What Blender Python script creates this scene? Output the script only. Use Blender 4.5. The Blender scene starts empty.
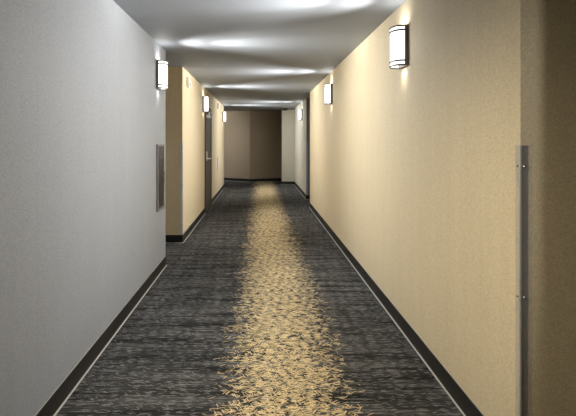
import bpy, bmesh, math, random
from mathutils import Vector, Matrix

SC = bpy.context.scene
COL = SC.collection

# ------------------------------------------------------------------ camera
HC = 1.42            # eye height
HT = 2.445           # ceiling height
LX = 1.071           # half width of the corridor
cam_d = bpy.data.cameras.new('camera')
cam_d.sensor_fit = 'HORIZONTAL'
cam_d.sensor_width = 36.0
cam_d.lens = 30.0
cam_d.shift_x = 28.5 / 576
cam_d.shift_y = -67.5 / 576
cam_d.clip_start = 0.02
cam = bpy.data.objects.new('camera', cam_d)
cam.location = (0, 0, HC)
cam.rotation_euler = (math.radians(90), 0, 0)
COL.objects.link(cam)
SC.camera = cam

# ------------------------------------------------------------------ world and exposure
wd = bpy.data.worlds.new('world')
SC.world = wd
wd.use_nodes = True
wd.node_tree.nodes['Background'].inputs[0].default_value = (1, 1, 1, 1)
wd.node_tree.nodes['Background'].inputs[1].default_value = 0.0
SC.view_settings.view_transform = 'Standard'
SC.view_settings.look = 'None'
SC.view_settings.gamma = 1.0
SC.view_settings.use_curve_mapping = False
SC.view_settings.exposure = 0.0
SC.cycles.max_bounces = 10
SC.cycles.diffuse_bounces = 8

# lamp powers (used by the sconce builder)
GLOW = 2.2           # emission of the diffusers
FRONT_W = 208.0      # light thrown into the corridor by the bowed front
CEIL_W = 31.0       # light thrown flat under the ceiling
UP_W = 0.8           # light leaving the open top
DOWN_W = 0.26        # light leaving the open bottom
LAMP_RGB = (1.0, 0.985, 0.95)
WARM_RGB = (1.0, 0.90, 0.70)


# ------------------------------------------------------------------ node helpers
def new_mat(name):
    m = bpy.data.materials.new(name)
    m.use_nodes = True
    nt = m.node_tree
    return m, nt, nt.nodes['Principled BSDF']


def nd(nt, typ, **kw):
    n = nt.nodes.new(typ)
    for k, v in kw.items():
        setattr(n, k, v)
    return n


def lk(nt, a, b):
    nt.links.new(a, b)


def math_n(nt, op, a, b=None, clamp=False):
    n = nd(nt, 'ShaderNodeMath', operation=op, use_clamp=clamp)
    for i, v in enumerate((a, b)):
        if v is None:
            continue
        if isinstance(v, (int, float)):
            n.inputs[i].default_value = v
        else:
            lk(nt, v, n.inputs[i])
    return n.outputs[0]


def mix_c(nt, fac, a, b, mode='MIX'):
    n = nd(nt, 'ShaderNodeMix', data_type='RGBA', blend_type=mode)
    for sock, v in ((n.inputs[0], fac), (n.inputs[6], a), (n.inputs[7], b)):
        if isinstance(v, (int, float)):
            sock.default_value = v
        elif isinstance(v, tuple):
            sock.default_value = v + (1,) if len(v) == 3 else v
        else:
            lk(nt, v, sock)
    return n.outputs[2]


def srgb(r, g, b):
    f = lambda c: (c / 255 / 12.92) if c / 255 <= 0.04045 else ((c / 255 + 0.055) / 1.055) ** 2.4
    return (f(r), f(g), f(b))


def plain(name, col, rough=0.5, metal=0.0, bump=0.0, bscale=300.0, var=0.0):
    m, nt, p = new_mat(name)
    p.inputs['Base Color'].default_value = col + (1,)
    p.inputs['Roughness'].default_value = rough
    p.inputs['Metallic'].default_value = metal
    tc = nd(nt, 'ShaderNodeTexCoord')
    nz = nd(nt, 'ShaderNodeTexNoise')
    nz.inputs['Scale'].default_value = bscale
    nz.inputs['Detail'].default_value = 3
    lk(nt, tc.outputs['Object'], nz.inputs['Vector'])
    if var:
        dark = tuple(c * (1 - var) for c in col)
        lite = tuple(min(1, c * (1 + var)) for c in col)
        lk(nt, mix_c(nt, nz.outputs['Fac'], dark, lite), p.inputs['Base Color'])
    if bump:
        bp = nd(nt, 'ShaderNodeBump')
        bp.inputs['Strength'].default_value = bump
        bp.inputs['Distance'].default_value = 0.002
        lk(nt, nz.outputs['Fac'], bp.inputs['Height'])
        lk(nt, bp.outputs[0], p.inputs['Normal'])
    return m


def wallcover(name, col, amp=0.42, rough=0.55):
    """vinyl wall covering: woven speckle, faint vertical seams"""
    m, nt, p = new_mat(name)
    tc = nd(nt, 'ShaderNodeTexCoord')
    # fine weave, slightly longer across than up
    mp = nd(nt, 'ShaderNodeMapping')
    mp.inputs['Scale'].default_value = (120, 120, 190)
    lk(nt, tc.outputs['Object'], mp.inputs[0])
    n1 = nd(nt, 'ShaderNodeTexNoise')
    n1.inputs['Scale'].default_value = 1.0
    n1.inputs['Detail'].default_value = 4
    n1.inputs['Roughness'].default_value = 0.65
    lk(nt, mp.outputs[0], n1.inputs['Vector'])
    mp2 = nd(nt, 'ShaderNodeMapping')
    mp2.inputs['Scale'].default_value = (9, 9, 1.2)
    lk(nt, tc.outputs['Object'], mp2.inputs[0])
    n2 = nd(nt, 'ShaderNodeTexNoise')
    n2.inputs['Scale'].default_value = 1.0
    n2.inputs['Detail'].default_value = 2
    lk(nt, mp2.outputs[0], n2.inputs['Vector'])
    f1 = math_n(nt, 'MULTIPLY', math_n(nt, 'SUBTRACT', n1.outputs['Fac'], 0.5), 2.4 * amp)
    f2 = math_n(nt, 'MULTIPLY', math_n(nt, 'SUBTRACT', n2.outputs['Fac'], 0.5), 0.10)
    v = math_n(nt, 'ADD', math_n(nt, 'ADD', f1, f2), 1.0)
    # seams every 1.37 m
    sp = nd(nt, 'ShaderNodeSeparateXYZ')
    lk(nt, tc.outputs['Object'], sp.inputs[0])
    md = math_n(nt, 'PINGPONG', math_n(nt, 'ADD', sp.outputs['Y'], 0.42), 0.685)
    seam = math_n(nt, 'LESS_THAN', md, 0.003)
    v = math_n(nt, 'SUBTRACT', v, math_n(nt, 'MULTIPLY', seam, 0.06))
    c = nd(nt, 'ShaderNodeVectorMath', operation='SCALE')
    c.inputs[0].default_value = col
    lk(nt, v, c.inputs['Scale'])
    lk(nt, c.outputs[0], p.inputs['Base Color'])
    p.inputs['Roughness'].default_value = rough
    p.inputs['Specular IOR Level'].default_value = 0.3
    bp = nd(nt, 'ShaderNodeBump')
    bp.inputs['Strength'].default_value = 0.35
    bp.inputs['Distance'].default_value = 0.0025
    lk(nt, n1.outputs['Fac'], bp.inputs['Height'])
    lk(nt, bp.outputs[0], p.inputs['Normal'])
    return m


def dashes(nt, vec, ang, su, sv, density, thr=0.30, seed=0.0):
    """a field of short straight dashes at one angle; density 0..1 is a socket or number"""
    rot = nd(nt, 'ShaderNodeMapping')
    rot.inputs['Rotation'].default_value = (0, 0, math.radians(ang))
    rot.inputs['Location'].default_value = (seed, seed * 0.37, 0)
    lk(nt, vec, rot.inputs[0])
    sc = nd(nt, 'ShaderNodeMapping')
    sc.inputs['Scale'].default_value = (su, sv, 1)
    lk(nt, rot.outputs[0], sc.inputs[0])
    vo = nd(nt, 'ShaderNodeTexVoronoi', voronoi_dimensions='2D', feature='F1')
    vo.inputs['Scale'].default_value = 1.0
    vo.inputs['Randomness'].default_value = 1.0
    lk(nt, sc.outputs[0], vo.inputs['Vector'])
    near = math_n(nt, 'LESS_THAN', vo.outputs['Distance'], thr)
    sep = nd(nt, 'ShaderNodeSeparateColor')
    lk(nt, vo.outputs['Color'], sep.inputs[0])
    on = math_n(nt, 'LESS_THAN', sep.outputs[0], density)
    return math_n(nt, 'MULTIPLY', near, on), sep.outputs[1]


def carpet():
    m, nt, p = new_mat('patterned_carpet')
    tc = nd(nt, 'ShaderNodeTexCoord')
    V = tc.outputs['Object']
    sp = nd(nt, 'ShaderNodeSeparateXYZ')
    lk(nt, V, sp.inputs[0])

    def noise(sx, sy, detail=2, off=0.0):
        mp = nd(nt, 'ShaderNodeMapping')
        mp.inputs['Scale'].default_value = (sx, sy, 1)
        mp.inputs['Location'].default_value = (off, off, 0)
        lk(nt, V, mp.inputs[0])
        n = nd(nt, 'ShaderNodeTexNoise', noise_dimensions='2D')
        n.inputs['Scale'].default_value = 1.0
        n.inputs['Detail'].default_value = detail
        lk(nt, mp.outputs[0], n.inputs['Vector'])
        return n.outputs['Fac']

    # charcoal ground with lighter and darker bands running across the corridor
    bands = noise(1.1, 11.0, 3)
    bands2 = noise(2.5, 45.0, 2, 3.1)
    bn = math_n(nt, 'ADD', math_n(nt, 'MULTIPLY', bands, 0.6), math_n(nt, 'MULTIPLY', bands2, 0.4))
    bmask = nd(nt, 'ShaderNodeMapRange')
    bmask.inputs['From Min'].default_value = 0.36
    bmask.inputs['From Max'].default_value = 0.64
    lk(nt, bn, bmask.inputs['Value'])
    fine = noise(70, 190, 3, 1.7)
    ground = mix_c(nt, bmask.outputs[0], CARPET_DARK, CARPET_MID)
    ground = mix_c(nt, math_n(nt, 'MULTIPLY', fine, 0.55), ground, tuple(c * 0.3 for c in CARPET_DARK))
    col = ground
    # grey dashes
    gden = math_n(nt, 'ADD', math_n(nt, 'MULTIPLY', bmask.outputs[0], 0.20), 0.06)
    for ang, su, sv, sd in ((1, 4, 165, 0.0), (-4, 9, 150, 4.2), (7, 12, 150, 8.8), (-20, 16, 150, 6.1), (32, 18, 150, 2.4)):
        d, rnd = dashes(nt, V, ang, su, sv, gden, 0.30, sd)
        gc = mix_c(nt, rnd, CARPET_MID, CARPET_LIGHT)
        col = mix_c(nt, d, col, gc)
    # straw-yellow runner of crossing dashes, thinning out to both sides
    wob = math_n(nt, 'MULTIPLY', math_n(nt, 'SUBTRACT', noise(2.0, 7.0, 3, 9.0), 0.5), 0.22)
    dx = math_n(nt, 'ADD', math_n(nt, 'SUBTRACT', sp.outputs['X'], STRIP_X), wob)
    ad = math_n(nt, 'ABSOLUTE', dx)
    mr = nd(nt, 'ShaderNodeMapRange', interpolation_type='SMOOTHSTEP')
    mr.inputs['From Min'].default_value = 0.08
    mr.inputs['From Max'].default_value = 0.45
    mr.inputs['To Min'].default_value = 0.30
    mr.inputs['To Max'].default_value = 0.0
    lk(nt, ad, mr.inputs['Value'])
    den = mr.outputs[0]
    for ang, su, sv, sd in ((4, 12, 140, 1.0), (-14, 12, 140, 5.5), (22, 12, 140, 2.9), (-33, 13, 140, 7.7), (45, 14, 140, 11.2),
                            (-60, 14, 140, 13.9), (9, 13, 140, 17.3), (-24, 12, 140, 21.7), (70, 15, 140, 25.1)):
        d, rnd = dashes(nt, V, ang, su, sv, den, 0.31, sd)
        yc = mix_c(nt, rnd, STRAW_DARK, STRAW)
        col = mix_c(nt, d, col, yc)
    lk(nt, col, p.inputs['Base Color'])
    p.inputs['Roughness'].default_value = 0.95
    p.inputs['Specular IOR Level'].default_value = 0.1
    bp = nd(nt, 'ShaderNodeBump')
    bp.inputs['Strength'].default_value = 0.5
    bp.inputs['Distance'].default_value = 0.003
    lk(nt, fine, bp.inputs['Height'])
    lk(nt, bp.outputs[0], p.inputs['Normal'])
    return m


CARPET_DARK = (0.026, 0.026, 0.026)
CARPET_MID = (0.102, 0.101, 0.101)
CARPET_LIGHT = (0.30, 0.296, 0.29)
STRAW = (0.95, 0.78, 0.47)
STRAW_DARK = (0.66, 0.49, 0.26)
STRIP_X = 0.165

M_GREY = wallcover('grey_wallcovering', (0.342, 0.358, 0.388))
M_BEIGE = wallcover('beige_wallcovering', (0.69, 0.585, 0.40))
M_SHADE = wallcover('shaded_return_wallcovering', (0.20, 0.195, 0.19))  # darker covering for the far right return, its shade put into the colour
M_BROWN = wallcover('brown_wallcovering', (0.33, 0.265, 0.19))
M_PALE = wallcover('pale_wallcovering', (0.52, 0.50, 0.43))
M_CEIL = plain('ceiling_paint', (0.280, 0.300, 0.332), 0.6, 0, 0.05, 120)
M_CARPET = carpet()
M_BASE = plain('black_rubber_base', (0.016, 0.015, 0.013), 0.45, 0, 0.1, 60, 0.2)
M_EDGE = plain('light_edge_strip', (0.55, 0.54, 0.51), 0.4, 0.0)
M_TOP_BEAD = plain('base_top_bead', (0.40, 0.38, 0.35), 0.5)  # pale line along the top edge of the base
M_NICKEL = plain('dark_brushed_nickel', (0.16, 0.15, 0.14), 0.38, 0.75, 0.05, 400)
M_STEEL = plain('brushed_steel', (0.62, 0.61, 0.60), 0.3, 0.9, 0.03, 400)
M_DSTEEL = plain('dull_steel_panel', (0.045, 0.038, 0.040), 0.45, 0.0, 0.03, 300)
M_FRAME = plain('satin_cabinet_frame', (0.27, 0.26, 0.255), 0.35, 0.5)
M_BRIGHT = plain('bright_satin_metal', (0.85, 0.85, 0.83), 0.35, 0.25)
M_BRONZE = plain('dark_bronze_paint', (0.085, 0.075, 0.060), 0.45, 0.1, 0.05, 200)
M_WHITE = plain('white_plastic', (0.90, 0.90, 0.92), 0.4)
M_LENS = plain('clear_strobe_lens', (0.92, 0.93, 0.95), 0.1)
M_PINKISH = plain('pale_plate', (0.80, 0.72, 0.68), 0.45)
M_DARK = plain('dark_box', (0.03, 0.03, 0.03), 0.5)
M_GLASS = plain('dark_cabinet_glass', (0.014, 0.007, 0.007), 0.30)
M_SCREW = plain('screw_metal', (0.75, 0.74, 0.72), 0.25, 1.0)

# clear vinyl of the corner guards
M_GUARD, _nt, _p = new_mat('clear_vinyl_guard')
_p.inputs['Base Color'].default_value = (0.62, 0.64, 0.70, 1)
_p.inputs['Roughness'].default_value = 0.22
_p.inputs['Specular IOR Level'].default_value = 0.8
_p.inputs['Alpha'].default_value = 0.22


def highlit_vinyl(name, col, alpha):
    m, nt, p = new_mat(name)
    p.inputs['Base Color'].default_value = col + (1,)
    p.inputs['Roughness'].default_value = 0.25
    p.inputs['Alpha'].default_value = alpha
    return m


M_GUARD_HILITE = highlit_vinyl('highlit_vinyl_guard', (0.90, 0.89, 0.90), 0.75)  # lamp highlight on the clear left guard put into its colour
M_GUARD_HILITE_BLUE = highlit_vinyl('blue_highlit_vinyl_guard', (0.50, 0.58, 0.70), 0.7)  # bluish highlight on the far right guard put into its colour
M_BEAD, _nt, _p = new_mat('rounded_guard_nose')
_p.inputs['Base Color'].default_value = (0.80, 0.82, 0.86, 1)
_p.inputs['Roughness'].default_value = 0.30
_p.inputs['Metallic'].default_value = 0.6
_p.inputs['Alpha'].default_value = 0.55

# glowing lamp diffuser
M_GLOW, _nt, _p = new_mat('opal_lamp_diffuser')
_p.inputs['Base Color'].default_value = (0.8, 0.8, 0.78, 1)
_p.inputs['Emission Color'].default_value = LAMP_RGB + (1,)
_p.inputs['Emission Strength'].default_value = GLOW


# ------------------------------------------------------------------ mesh helpers
def box(bm, x0, x1, y0, y1, z0, z1, bevel=0.0):
    vs = [bm.verts.new((x, y, z)) for x in (x0, x1) for y in (y0, y1) for z in (z0, z1)]
    idx = ((0, 1, 3, 2), (4, 6, 7, 5), (0, 4, 5, 1), (2, 3, 7, 6), (0, 2, 6, 4), (1, 5, 7, 3))
    fs = [bm.faces.new([vs[i] for i in f]) for f in idx]
    bmesh.ops.recalc_face_normals(bm, faces=fs)
    if bevel:
        es = list({e for f in fs for e in f.edges})
        bmesh.ops.bevel(bm, geom=es, offset=bevel, segments=2, affect='EDGES', profile=0.6)


def prism(bm, pts, z0, z1):
    """closed outline in x, y pulled up from z0 to z1"""
    a = [bm.verts.new((x, y, z0)) for x, y in pts]
    b = [bm.verts.new((x, y, z1)) for x, y in pts]
    n = len(pts)
    fs = [bm.faces.new(a[::-1]), bm.faces.new(b)]
    for i in range(n):
        fs.append(bm.faces.new((a[i], a[(i + 1) % n], b[(i + 1) % n], b[i])))
    bmesh.ops.recalc_face_normals(bm, faces=fs)


def cyl(bm, p0, p1, r0, r1=None, seg=16):
    p0, p1 = Vector(p0), Vector(p1)
    r1 = r0 if r1 is None else r1
    d = p1 - p0
    m = Matrix.Translation((p0 + p1) / 2) @ d.to_track_quat('Z', 'Y').to_matrix().to_4x4()
    bmesh.ops.create_cone(bm, cap_ends=True, segments=seg, radius1=r0, radius2=r1, depth=d.length, matrix=m)


def obj(name, bm, mat, parent=None, kind=None, smooth=False):
    me = bpy.data.meshes.new(name)
    bm.to_mesh(me)
    bm.free()
    me.materials.append(mat)
    if smooth:
        for f in me.polygons:
            f.use_smooth = True
        try:
            me.set_sharp_from_angle(angle=math.radians(35))
        except Exception:
            pass
    o = bpy.data.objects.new(name, me)
    COL.objects.link(o)
    if parent:
        o.parent = parent
    if kind:
        o['kind'] = kind
    return o


def bx(name, mat, dims, parent=None, kind=None, bevel=0.0):
    bm = bmesh.new()
    box(bm, *dims, bevel=bevel)
    return obj(name, bm, mat, parent, kind)


def thing(name, label, cat, loc=(0, 0, 0), rz=0.0, group=None):
    o = bpy.data.objects.new(name, None)
    o.empty_display_size = 0.1
    COL.objects.link(o)
    o.location = loc
    o.rotation_euler = (0, 0, rz)
    if label:
        o['label'] = label
        o['category'] = cat
    if group:
        o['group'] = group
    return o


def copy_tree(o, parent=None):
    c = o.copy()
    COL.objects.link(c)
    c.parent = parent
    for ch in list(o.children):
        copy_tree(ch, c)
    return c


S = 'structure'
# ------------------------------------------------------------------ room shell
AL1 = (5.47, 6.67)       # left alcove
AR0 = (0.97, 1.97)       # right alcove nearest the camera
AR1 = (10.2, 11.55)      # right alcove far down
LEND = 14.5              # end of the left wall
RFX = 1.13               # far right wall face
XO, YB, YE = 3.6, -3.0, 19.4

bx('floor', M_CARPET, (-XO - .2, XO + .2, YB - .2, YE, -0.1, 0.0), kind=S)
bx('ceiling', M_CEIL, (-XO - .2, XO + .2, YB - .2, YE, HT, HT + 0.1), kind=S)

TH = 0.62
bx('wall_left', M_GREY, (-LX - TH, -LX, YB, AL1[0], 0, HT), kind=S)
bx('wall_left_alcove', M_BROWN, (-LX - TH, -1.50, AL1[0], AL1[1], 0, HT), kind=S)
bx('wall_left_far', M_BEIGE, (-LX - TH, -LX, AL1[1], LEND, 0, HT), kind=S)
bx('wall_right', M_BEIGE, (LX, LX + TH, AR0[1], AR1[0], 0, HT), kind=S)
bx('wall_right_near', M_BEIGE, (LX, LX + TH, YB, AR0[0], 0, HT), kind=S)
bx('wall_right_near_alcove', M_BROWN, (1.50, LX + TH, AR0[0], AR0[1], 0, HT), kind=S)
bx('wall_right_far_alcove', M_PALE, (1.50, LX + TH, AR1[0], AR1[1], 0, HT), kind=S)
bx('wall_right_far', M_PALE, (RFX, LX + TH, AR1[1] + .03, 15.4, 0, HT), kind=S)
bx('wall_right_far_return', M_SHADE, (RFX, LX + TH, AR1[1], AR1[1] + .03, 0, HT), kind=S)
bx('wall_right_end', M_PALE, (0.72, XO, 15.4, 15.55, 0, HT), kind=S)
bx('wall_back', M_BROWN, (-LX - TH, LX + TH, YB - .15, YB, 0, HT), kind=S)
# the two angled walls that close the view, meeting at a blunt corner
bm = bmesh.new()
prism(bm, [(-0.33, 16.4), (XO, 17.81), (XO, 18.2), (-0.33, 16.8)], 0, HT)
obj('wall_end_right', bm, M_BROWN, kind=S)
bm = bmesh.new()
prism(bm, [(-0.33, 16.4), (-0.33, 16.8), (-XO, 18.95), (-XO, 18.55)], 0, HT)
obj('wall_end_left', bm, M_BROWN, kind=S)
bx('wall_crossing_left', M_BROWN, (-XO - .15, -XO, LEND - .2, YE, 0, HT), kind=S)
bx('wall_crossing_right', M_BROWN, (XO, XO + .15, 15.4, YE, 0, HT), kind=S)
bx('wall_crossing_front', M_BROWN, (-XO, -LX - TH, LEND - .15, LEND, 0, HT), kind=S)

# ------------------------------------------------------------------ rubber cove base, light edge strip and top bead
BH = 0.107


def skirting(name, pts):
    """pts: the run of wall corners, the room lying on the left hand of the run"""
    def offset_run(d):
        out = []
        n = len(pts)
        for i, p in enumerate(pts):
            ns = []
            for a, b in ((i - 1, i), (i, i + 1)):
                if a < 0 or b >= n:
                    continue
                t = (Vector(pts[b]) - Vector(pts[a])).normalized()
                ns.append(Vector((-t.y, t.x)))
            if len(ns) == 1:
                out.append(Vector(p) + ns[0] * d)
            else:
                h = (ns[0] + ns[1]).normalized()
                out.append(Vector(p) + h * (d / max(0.3, h.dot(ns[0]))))
        return out

    def sweep(nm, prof, mat):
        bm = bmesh.new()
        rows = [[bm.verts.new((v.x, v.y, z)) for v in offset_run(d)] for d, z in prof]
        for r in range(len(prof)):
            a, b = rows[r], rows[(r + 1) % len(prof)]
            for i in range(len(pts) - 1):
                bm.faces.new((a[i], a[i + 1], b[i + 1], b[i]))
        for e in (0, -1):
            bm.faces.new([rw[e] for rw in rows])
        bmesh.ops.recalc_face_normals(bm, faces=bm.faces[:])
        return obj(nm, bm, mat, kind=S)

    sweep('baseboard_' + name, [(0, 0), (0.011, 0), (0.010, 0.004), (0.006, 0.014), (0.005, BH - .003), (0.003, BH), (0, BH)], M_BASE)
    sweep('trim_' + name + '_edge', [(0.010, 0), (0.019, 0), (0.018, 0.005), (0.011, 0.006)], M_EDGE)
    sweep('trim_' + name + '_bead', [(0, BH), (0.004, BH), (0.003, BH + .004), (0, BH + .004)], M_TOP_BEAD)


# left hand of the run must be the room
skirting('left', [(-LX, AL1[0]), (-LX, YB)][::-1][::-1])
skirting('left_alcove', [(-1.50, AL1[1]), (-1.50, AL1[0])])
skirting('left_far', [(-LX - TH, LEND), (-LX, LEND), (-LX, 10.47)])
skirting('left_middle', [(-LX, 9.36), (-LX, AL1[1]), (-1.50, AL1[1])])
skirting('right', [(1.50, AR0[1]), (LX, AR0[1]), (LX, AR1[0]), (1.50, AR1[0])])
skirting('right_near', [(LX, YB), (LX, AR0[0])])
skirting('right_far', [(1.50, AR1[1]), (RFX, AR1[1]), (RFX, 15.4), (0.72, 15.4), (0.72, 15.55)])
skirting('end', [(XO, 17.81), (-0.33, 16.4), (-XO, 18.55)])


# ------------------------------------------------------------------ doors
def door(name, x, y0, y1, out, mat, z1=2.10, closer=False, lever_y=None):
    """a door leaf in a metal frame lying in the wall plane x; out = +1/-1 is the room side"""
    def X(a, b):
        a, b = x + out * a, x + out * b
        return min(a, b), max(a, b)
    fw = 0.05
    leaf = bx(name, mat, (*X(-0.002, 0.012), y0 + fw, y1 - fw, 0.008, z1 - fw), kind=S, bevel=0.002)
    bm = bmesh.new()
    for a in ((y0, y0 + fw, 0, z1), (y1 - fw, y1, 0, z1), (y0 + fw, y1 - fw, z1 - fw, z1)):
        box(bm, *X(-0.002, 0.028), *a, bevel=0.002)
    obj('door_frame', bm, M_BRONZE, leaf)
    if lever_y is not None:
        pl = bx('lock_plate', M_BRIGHT, (*X(0.012, 0.036), lever_y - .04, lever_y + .04, 1.02, 1.20), leaf, bevel=0.006)
        bm = bmesh.new()
        cyl(bm, (x + out * .030, lever_y, 1.06), (x + out * .095, lever_y, 1.06), .014)
        s = 1 if lever_y < (y0 + y1) / 2 else -1
        cyl(bm, (x + out * .088, lever_y - s * .012, 1.06), (x + out * .088, lever_y + s * .13, 1.06), .014, .011)
        obj('door_lever', bm, M_BRIGHT, pl, smooth=True)
    if closer:
        cb = bx('closer_body', M_BRIGHT, (*X(0.012, 0.085), y0 + .12, y0 + .42, 1.87, 1.93), leaf, bevel=0.006)
        bm = bmesh.new()
        cyl(bm, (x + out * .07, y0 + .2, 1.93), (x + out * .07, y0 + .2, 1.98), .014)
        cyl(bm, (x + out * .07, y0 + .2, 1.97), (x + out * .11, y0 + .46, 1.97), .010)
        cyl(bm, (x + out * .11, y0 + .46, 1.97), (x + out * .03, y0 + .66, 2.05), .010)
        obj('closer_arm', bm, M_BRIGHT, cb, smooth=True)
    return leaf


door('door_1', -1.50, AL1[0] + .12, AL1[1] - .1, 1, M_BRONZE, lever_y=AL1[1] - .25)
door('door_2', -LX, 9.36, 10.47, 1, M_BRONZE, closer=True, lever_y=9.52)
door('door_3', 1.50, AR0[0] + .04, AR0[1] - .04, -1, M_BRONZE, lever_y=AR0[0] + .2)
door('door_4', 1.50, AR1[0] + .12, AR1[1] - .12, -1, M_BRONZE, lever_y=AR1[0] + .28)


# ------------------------------------------------------------------ wall sconces
SW, SH, SD, BP = 0.103, 0.147, 0.106, 0.018    # half width, half height, depth, back plate thickness


def arc(off, n=20, t0=0.0):
    """bowed outline of the lamp front, grown by off"""
    pts = []
    for i in range(n + 1):
        t = math.pi * (t0 + (1 - 2 * t0) * i / n)
        pts.append((-(SW - 0.008 + off) * math.cos(t), BP + (SD - BP - 0.006 + off) * math.sin(t) ** 0.8 if 0 < i < n or t0 else BP))
    return pts


def bowed_band(bm, o_in, o_out, z0, z1):
    a, b = arc(o_in), arc(o_out)
    n = len(a)
    V = [[bm.verts.new((p[0], p[1], z)) for p in row] for row, z in ((a, z0), (b, z0), (b, z1), (a, z1))]
    for i in range(n - 1):
        for r in range(4):
            q, w = V[r], V[(r + 1) % 4]
            bm.faces.new((q[i], q[i + 1], w[i + 1], w[i]))
    for e in (0, n - 1):
        bm.faces.new([V[r][e] for r in range(4)])
    bmesh.ops.recalc_face_normals(bm, faces=bm.faces[:])


def area_light(name, parent, loc, rot, sx, sy, watt, spread):
    d = bpy.data.lights.new(name, 'AREA')
    d.shape = 'RECTANGLE'
    d.size, d.size_y = sx, sy
    d.energy = watt
    d.color = LAMP_RGB
    d.spread = math.radians(spread)
    o = bpy.data.objects.new(name, d)
    COL.objects.link(o)
    o.parent = parent
    o.location = loc
    o.rotation_euler = rot
    return o


def make_sconce(label, loc, rz):
    t = thing('wall_sconce', label, 'wall lamp', loc, rz, 'wall sconces along the corridor')
    bx('back_plate', M_NICKEL, (-SW, SW, 0, BP, -SH, SH), t, bevel=0.003)
    bm = bmesh.new()
    bowed_band(bm, -0.004, 0.0, -SH + .010, SH - .010)
    obj('diffuser', bm, M_GLOW, t, smooth=True)
    for z in (SH - .010, SH - .040, -SH + .034, -SH + .002):
        bm = bmesh.new()
        bowed_band(bm, 0.0, 0.006, z - .002, z + .010)
        obj('front_band', bm, M_NICKEL, t, smooth=True)
    for s in (-1, 1):
        bm = bmesh.new()
        box(bm, s * SW - .006, s * SW + .004, BP - .002, BP + .010, -SH, SH, bevel=0.002)
        obj('side_stile', bm, M_NICKEL, t)
    for nm, watt, cone, tilt in (('lamp_front', FRONT_W, 122, -20), ('lamp_ceiling_near', CEIL_W * 1.25, 92, 31), ('lamp_ceiling_far', CEIL_W * 2.8, 40, 20)):
        d = bpy.data.lights.new(nm, 'SPOT')
        d.energy, d.color, d.shadow_soft_size = watt, LAMP_RGB, 0.0
        d.spot_size, d.spot_blend = math.radians(cone), 1.0
        o = bpy.data.objects.new(nm, d)
        COL.objects.link(o)
        o.parent = t
        o.location = (0, SD + .008, 0)
        o.rotation_euler = (math.radians(90 + tilt), 0, 0)
    area_light('lamp_up', t, (0, .06, SH - .02), (math.pi, 0, 0), .15, .06, UP_W, 175)
    area_light('lamp_down', t, (0, .034, -SH + .012), (0, 0, 0), .06, .012, DOWN_W, 120)
    return t


ZS = 2.108
RIGHT, LEFT = math.pi / 2, -math.pi / 2     # local +y points into the corridor
proto = make_sconce('largest lit wall sconce, near the camera high on the beige right wall', (LX, 3.55, ZS), RIGHT)
for label, loc, rz in (
        ('lit wall sconce on the beige right wall, second from the camera', (LX, 7.14, ZS), RIGHT),
        ('small lit wall sconce on the pale far right wall, past the dark alcove edge', (RFX, 12.75, ZS), RIGHT),
        ('lit wall sconce on the grey left wall, above the dark glass wall cabinet', (-LX, 5.06, ZS), LEFT),
        ('lit wall sconce on the beige left wall, beside the dark bronze door', (-LX, 9.12, ZS), LEFT),
        ('farthest lit sconce of the left wall, seen against the brown end wall', (-LX, 13.9, ZS), LEFT),
        ('lit wall sconce on the near right wall beside the camera, out of view', (LX, -0.25, ZS), RIGHT),
        ('added fill sconce on the grey left wall beside the camera, out of view', (-LX, 1.50, ZS), LEFT),
        ('unseen lit wall sconce in the crossing passage behind the far left corner', (-2.2, LEND, ZS), 0.0),  # unseen lamp, put in to light the left end wall
        ):
    c = copy_tree(proto)
    c.location = loc
    c.rotation_euler = (0, 0, rz)
    c['label'] = label
    if loc[1] == 1.50:                  # added fill lamp, tinted and aimed to warm the near right wall
        for ch in c.children:
            if ch.type == 'LIGHT':
                ch.data = ch.data.copy()
                ch.data.color = WARM_RGB
                ch.data.energy *= 0.45
                if ch.name.startswith('lamp_front'):
                    ch.data.energy = 165.0
                    ch.data.spot_size = math.radians(102)
                    ch.rotation_euler = (math.radians(90 - 48), 0, math.radians(24))
    if loc[1] < 0:                      # this lamp's side faces the nearest corner
        for ch in c.children:
            if ch.name.startswith('lamp_ceiling'):
                ch.data = ch.data.copy()
                ch.data.energy *= 0.25
            if ch.name.startswith('lamp_front'):
                ch.data = ch.data.copy()
                ch.data.energy = 36.0
                ch.data.shadow_soft_size = 0.03
                ch.data.spot_size = math.radians(50)
                ch.location = (SW + .02, .095, 0)
                ch.rotation_euler = (math.radians(70), 0, math.radians(-92))


# ------------------------------------------------------------------ corner guards
def guard(label, x, y, sx, sy, z0=0.115, z1=1.40, mat=None, bead=None):
    """clear angle over an outside corner; sx, sy: directions in which the two wall faces run away from the corner"""
    t = thing('corner_guard', label, 'corner guard', (x, y, z0), 0, 'clear corner guards')
    w, th = 0.033, 0.003
    bm = bmesh.new()
    pts = [(-sx * th, -sy * th), (sx * w, -sy * th), (sx * w, 0), (0, 0), (0, sy * w), (-sx * th, sy * w)]
    prism(bm, pts, 0, z1 - z0)
    obj('angle_strip', bm, mat or M_GUARD, t)
    # rounded nose along the corner
    bm = bmesh.new()
    cyl(bm, (-sx * .001, -sy * .001, 0), (-sx * .001, -sy * .001, z1 - z0), .0055, seg=12)
    obj('corner_bead', bm, bead or M_BEAD, t, smooth=True)
    for z in (1.315, .776, .24):
        bm = bmesh.new()
        cyl(bm, (sx * .017, -sy * th, z - z0), (sx * .017, -sy * (th + .003), z - z0), .006, .004, 12)
        obj('screw', bm, M_SCREW, t, smooth=True)
        bm = bmesh.new()
        cyl(bm, (-sx * th, sy * .017, z - z0), (-sx * (th + .003), sy * .017, z - z0), .006, .004, 12)
        obj('screw', bm, M_SCREW, t, smooth=True)
    return t


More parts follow.
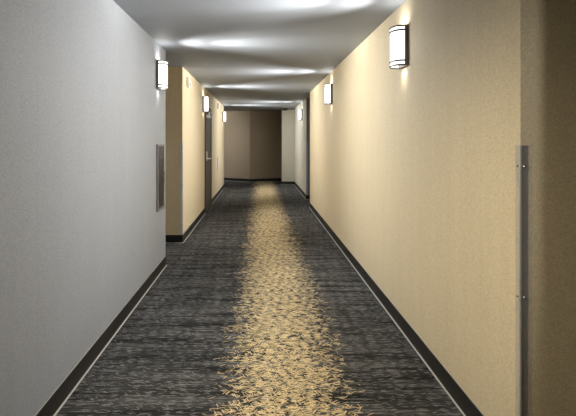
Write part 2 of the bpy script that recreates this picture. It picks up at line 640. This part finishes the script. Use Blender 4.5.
guard('large clear corner guard with screws on the nearest right wall corner', LX, AR0[1], 1, 1)
guard('corner guard with painted-in highlight on the left wall corner past the alcove', -LX, AL1[1], -1, 1, mat=M_GUARD_HILITE, bead=M_GUARD_HILITE)
guard('small corner guard with painted-in bluish highlight on the dark alcove edge far down the right side', RFX, AR1[1], 1, 1, mat=M_GUARD_HILITE_BLUE, bead=M_GUARD_HILITE_BLUE)

# ------------------------------------------------------------------ wall cabinet on the left wall
t = thing('wall_cabinet', 'tall narrow steel framed cabinet with dark glass on the grey left wall', 'cabinet', (-LX, 5.135, 1.03))
cw, ch, cd = 0.165, 0.35, 0.022
bm = bmesh.new()
for a in ((-cw, -cw + .022, -ch, ch), (cw - .022, cw, -ch, ch), (-cw + .022, cw - .022, ch - .022, ch), (-cw + .022, cw - .022, -ch, -ch + .022)):
    box(bm, 0, cd, *a, bevel=0.003)
obj('cabinet_frame', bm, M_FRAME, t)
d = bx('cabinet_door', M_DSTEEL, (0.0, cd - .006, -cw + .021, cw - .021, -ch + .021, ch - .021), t, bevel=0.002)
bx('glass_pane', M_GLASS, (cd - .007, cd - .004, -cw + .07, cw - .05, -ch + .06, .20), d)
bm = bmesh.new()
cyl(bm, (cd - .007, cw - .045, .0), (cd + .012, cw - .045, .0), .008)
box(bm, cd + .008, cd + .016, cw - .053, cw - .037, -.05, .05, bevel=0.003)
obj('door_pull', bm, M_STEEL, d, smooth=True)

# ------------------------------------------------------------------ fire alarm devices
t = thing('alarm_strobe', 'small white alarm box with flash lens high on left wall past the alcove', 'alarm', (-LX, 7.08, 2.275))
bx('alarm_body', M_WHITE, (0, .045, -.06, .06, -.075, .075), t, bevel=0.008)
bx('flash_lens', M_LENS, (.044, .072, -.028, .028, -.055, .0), t, bevel=0.008)
bm = bmesh.new()
for k in range(5):
    box(bm, .044, .048, -.035, .035, .018 + k * .010, .022 + k * .010)
obj('sounder_grille', bm, M_NICKEL, t)

t = thing('round_alarm', 'small round white alarm high on far left wall before the last sconce', 'alarm', (-LX, 12.3, 2.31))
bm = bmesh.new()
cyl(bm, (0, 0, 0), (.03, 0, 0), .08, .078, 28)
cyl(bm, (.03, 0, 0), (.05, 0, 0), .078, .055, 28)
obj('alarm_body', bm, M_WHITE, t, smooth=True)
bm = bmesh.new()
cyl(bm, (.048, 0, 0), (.066, 0, 0), .03, .022, 20)
obj('flash_lens', bm, M_LENS, t, smooth=True)

# ------------------------------------------------------------------ small plate on the far left wall
o = bx('wall_plate', M_PINKISH, (-LX, -LX + .02, 12.2, 12.45, 0.66, 0.99), bevel=0.004)
o['label'] = 'narrow pale plate at waist height on far left wall below the round alarm'
o['category'] = 'wall plate'

# ------------------------------------------------------------------ plain dark box at the ceiling, a guessed shape
t = thing('ceiling_box', 'small dark box on the ceiling at the far right end of corridor', 'ceiling fixture', (0.80, 15.2, HT))
bx('box_body', M_DARK, (-.08, .08, -.08, .08, -.075, 0), t, bevel=0.01)
bx('box_flange', M_BRONZE, (-.095, .095, -.095, .095, -.012, 0), t, bevel=0.003)
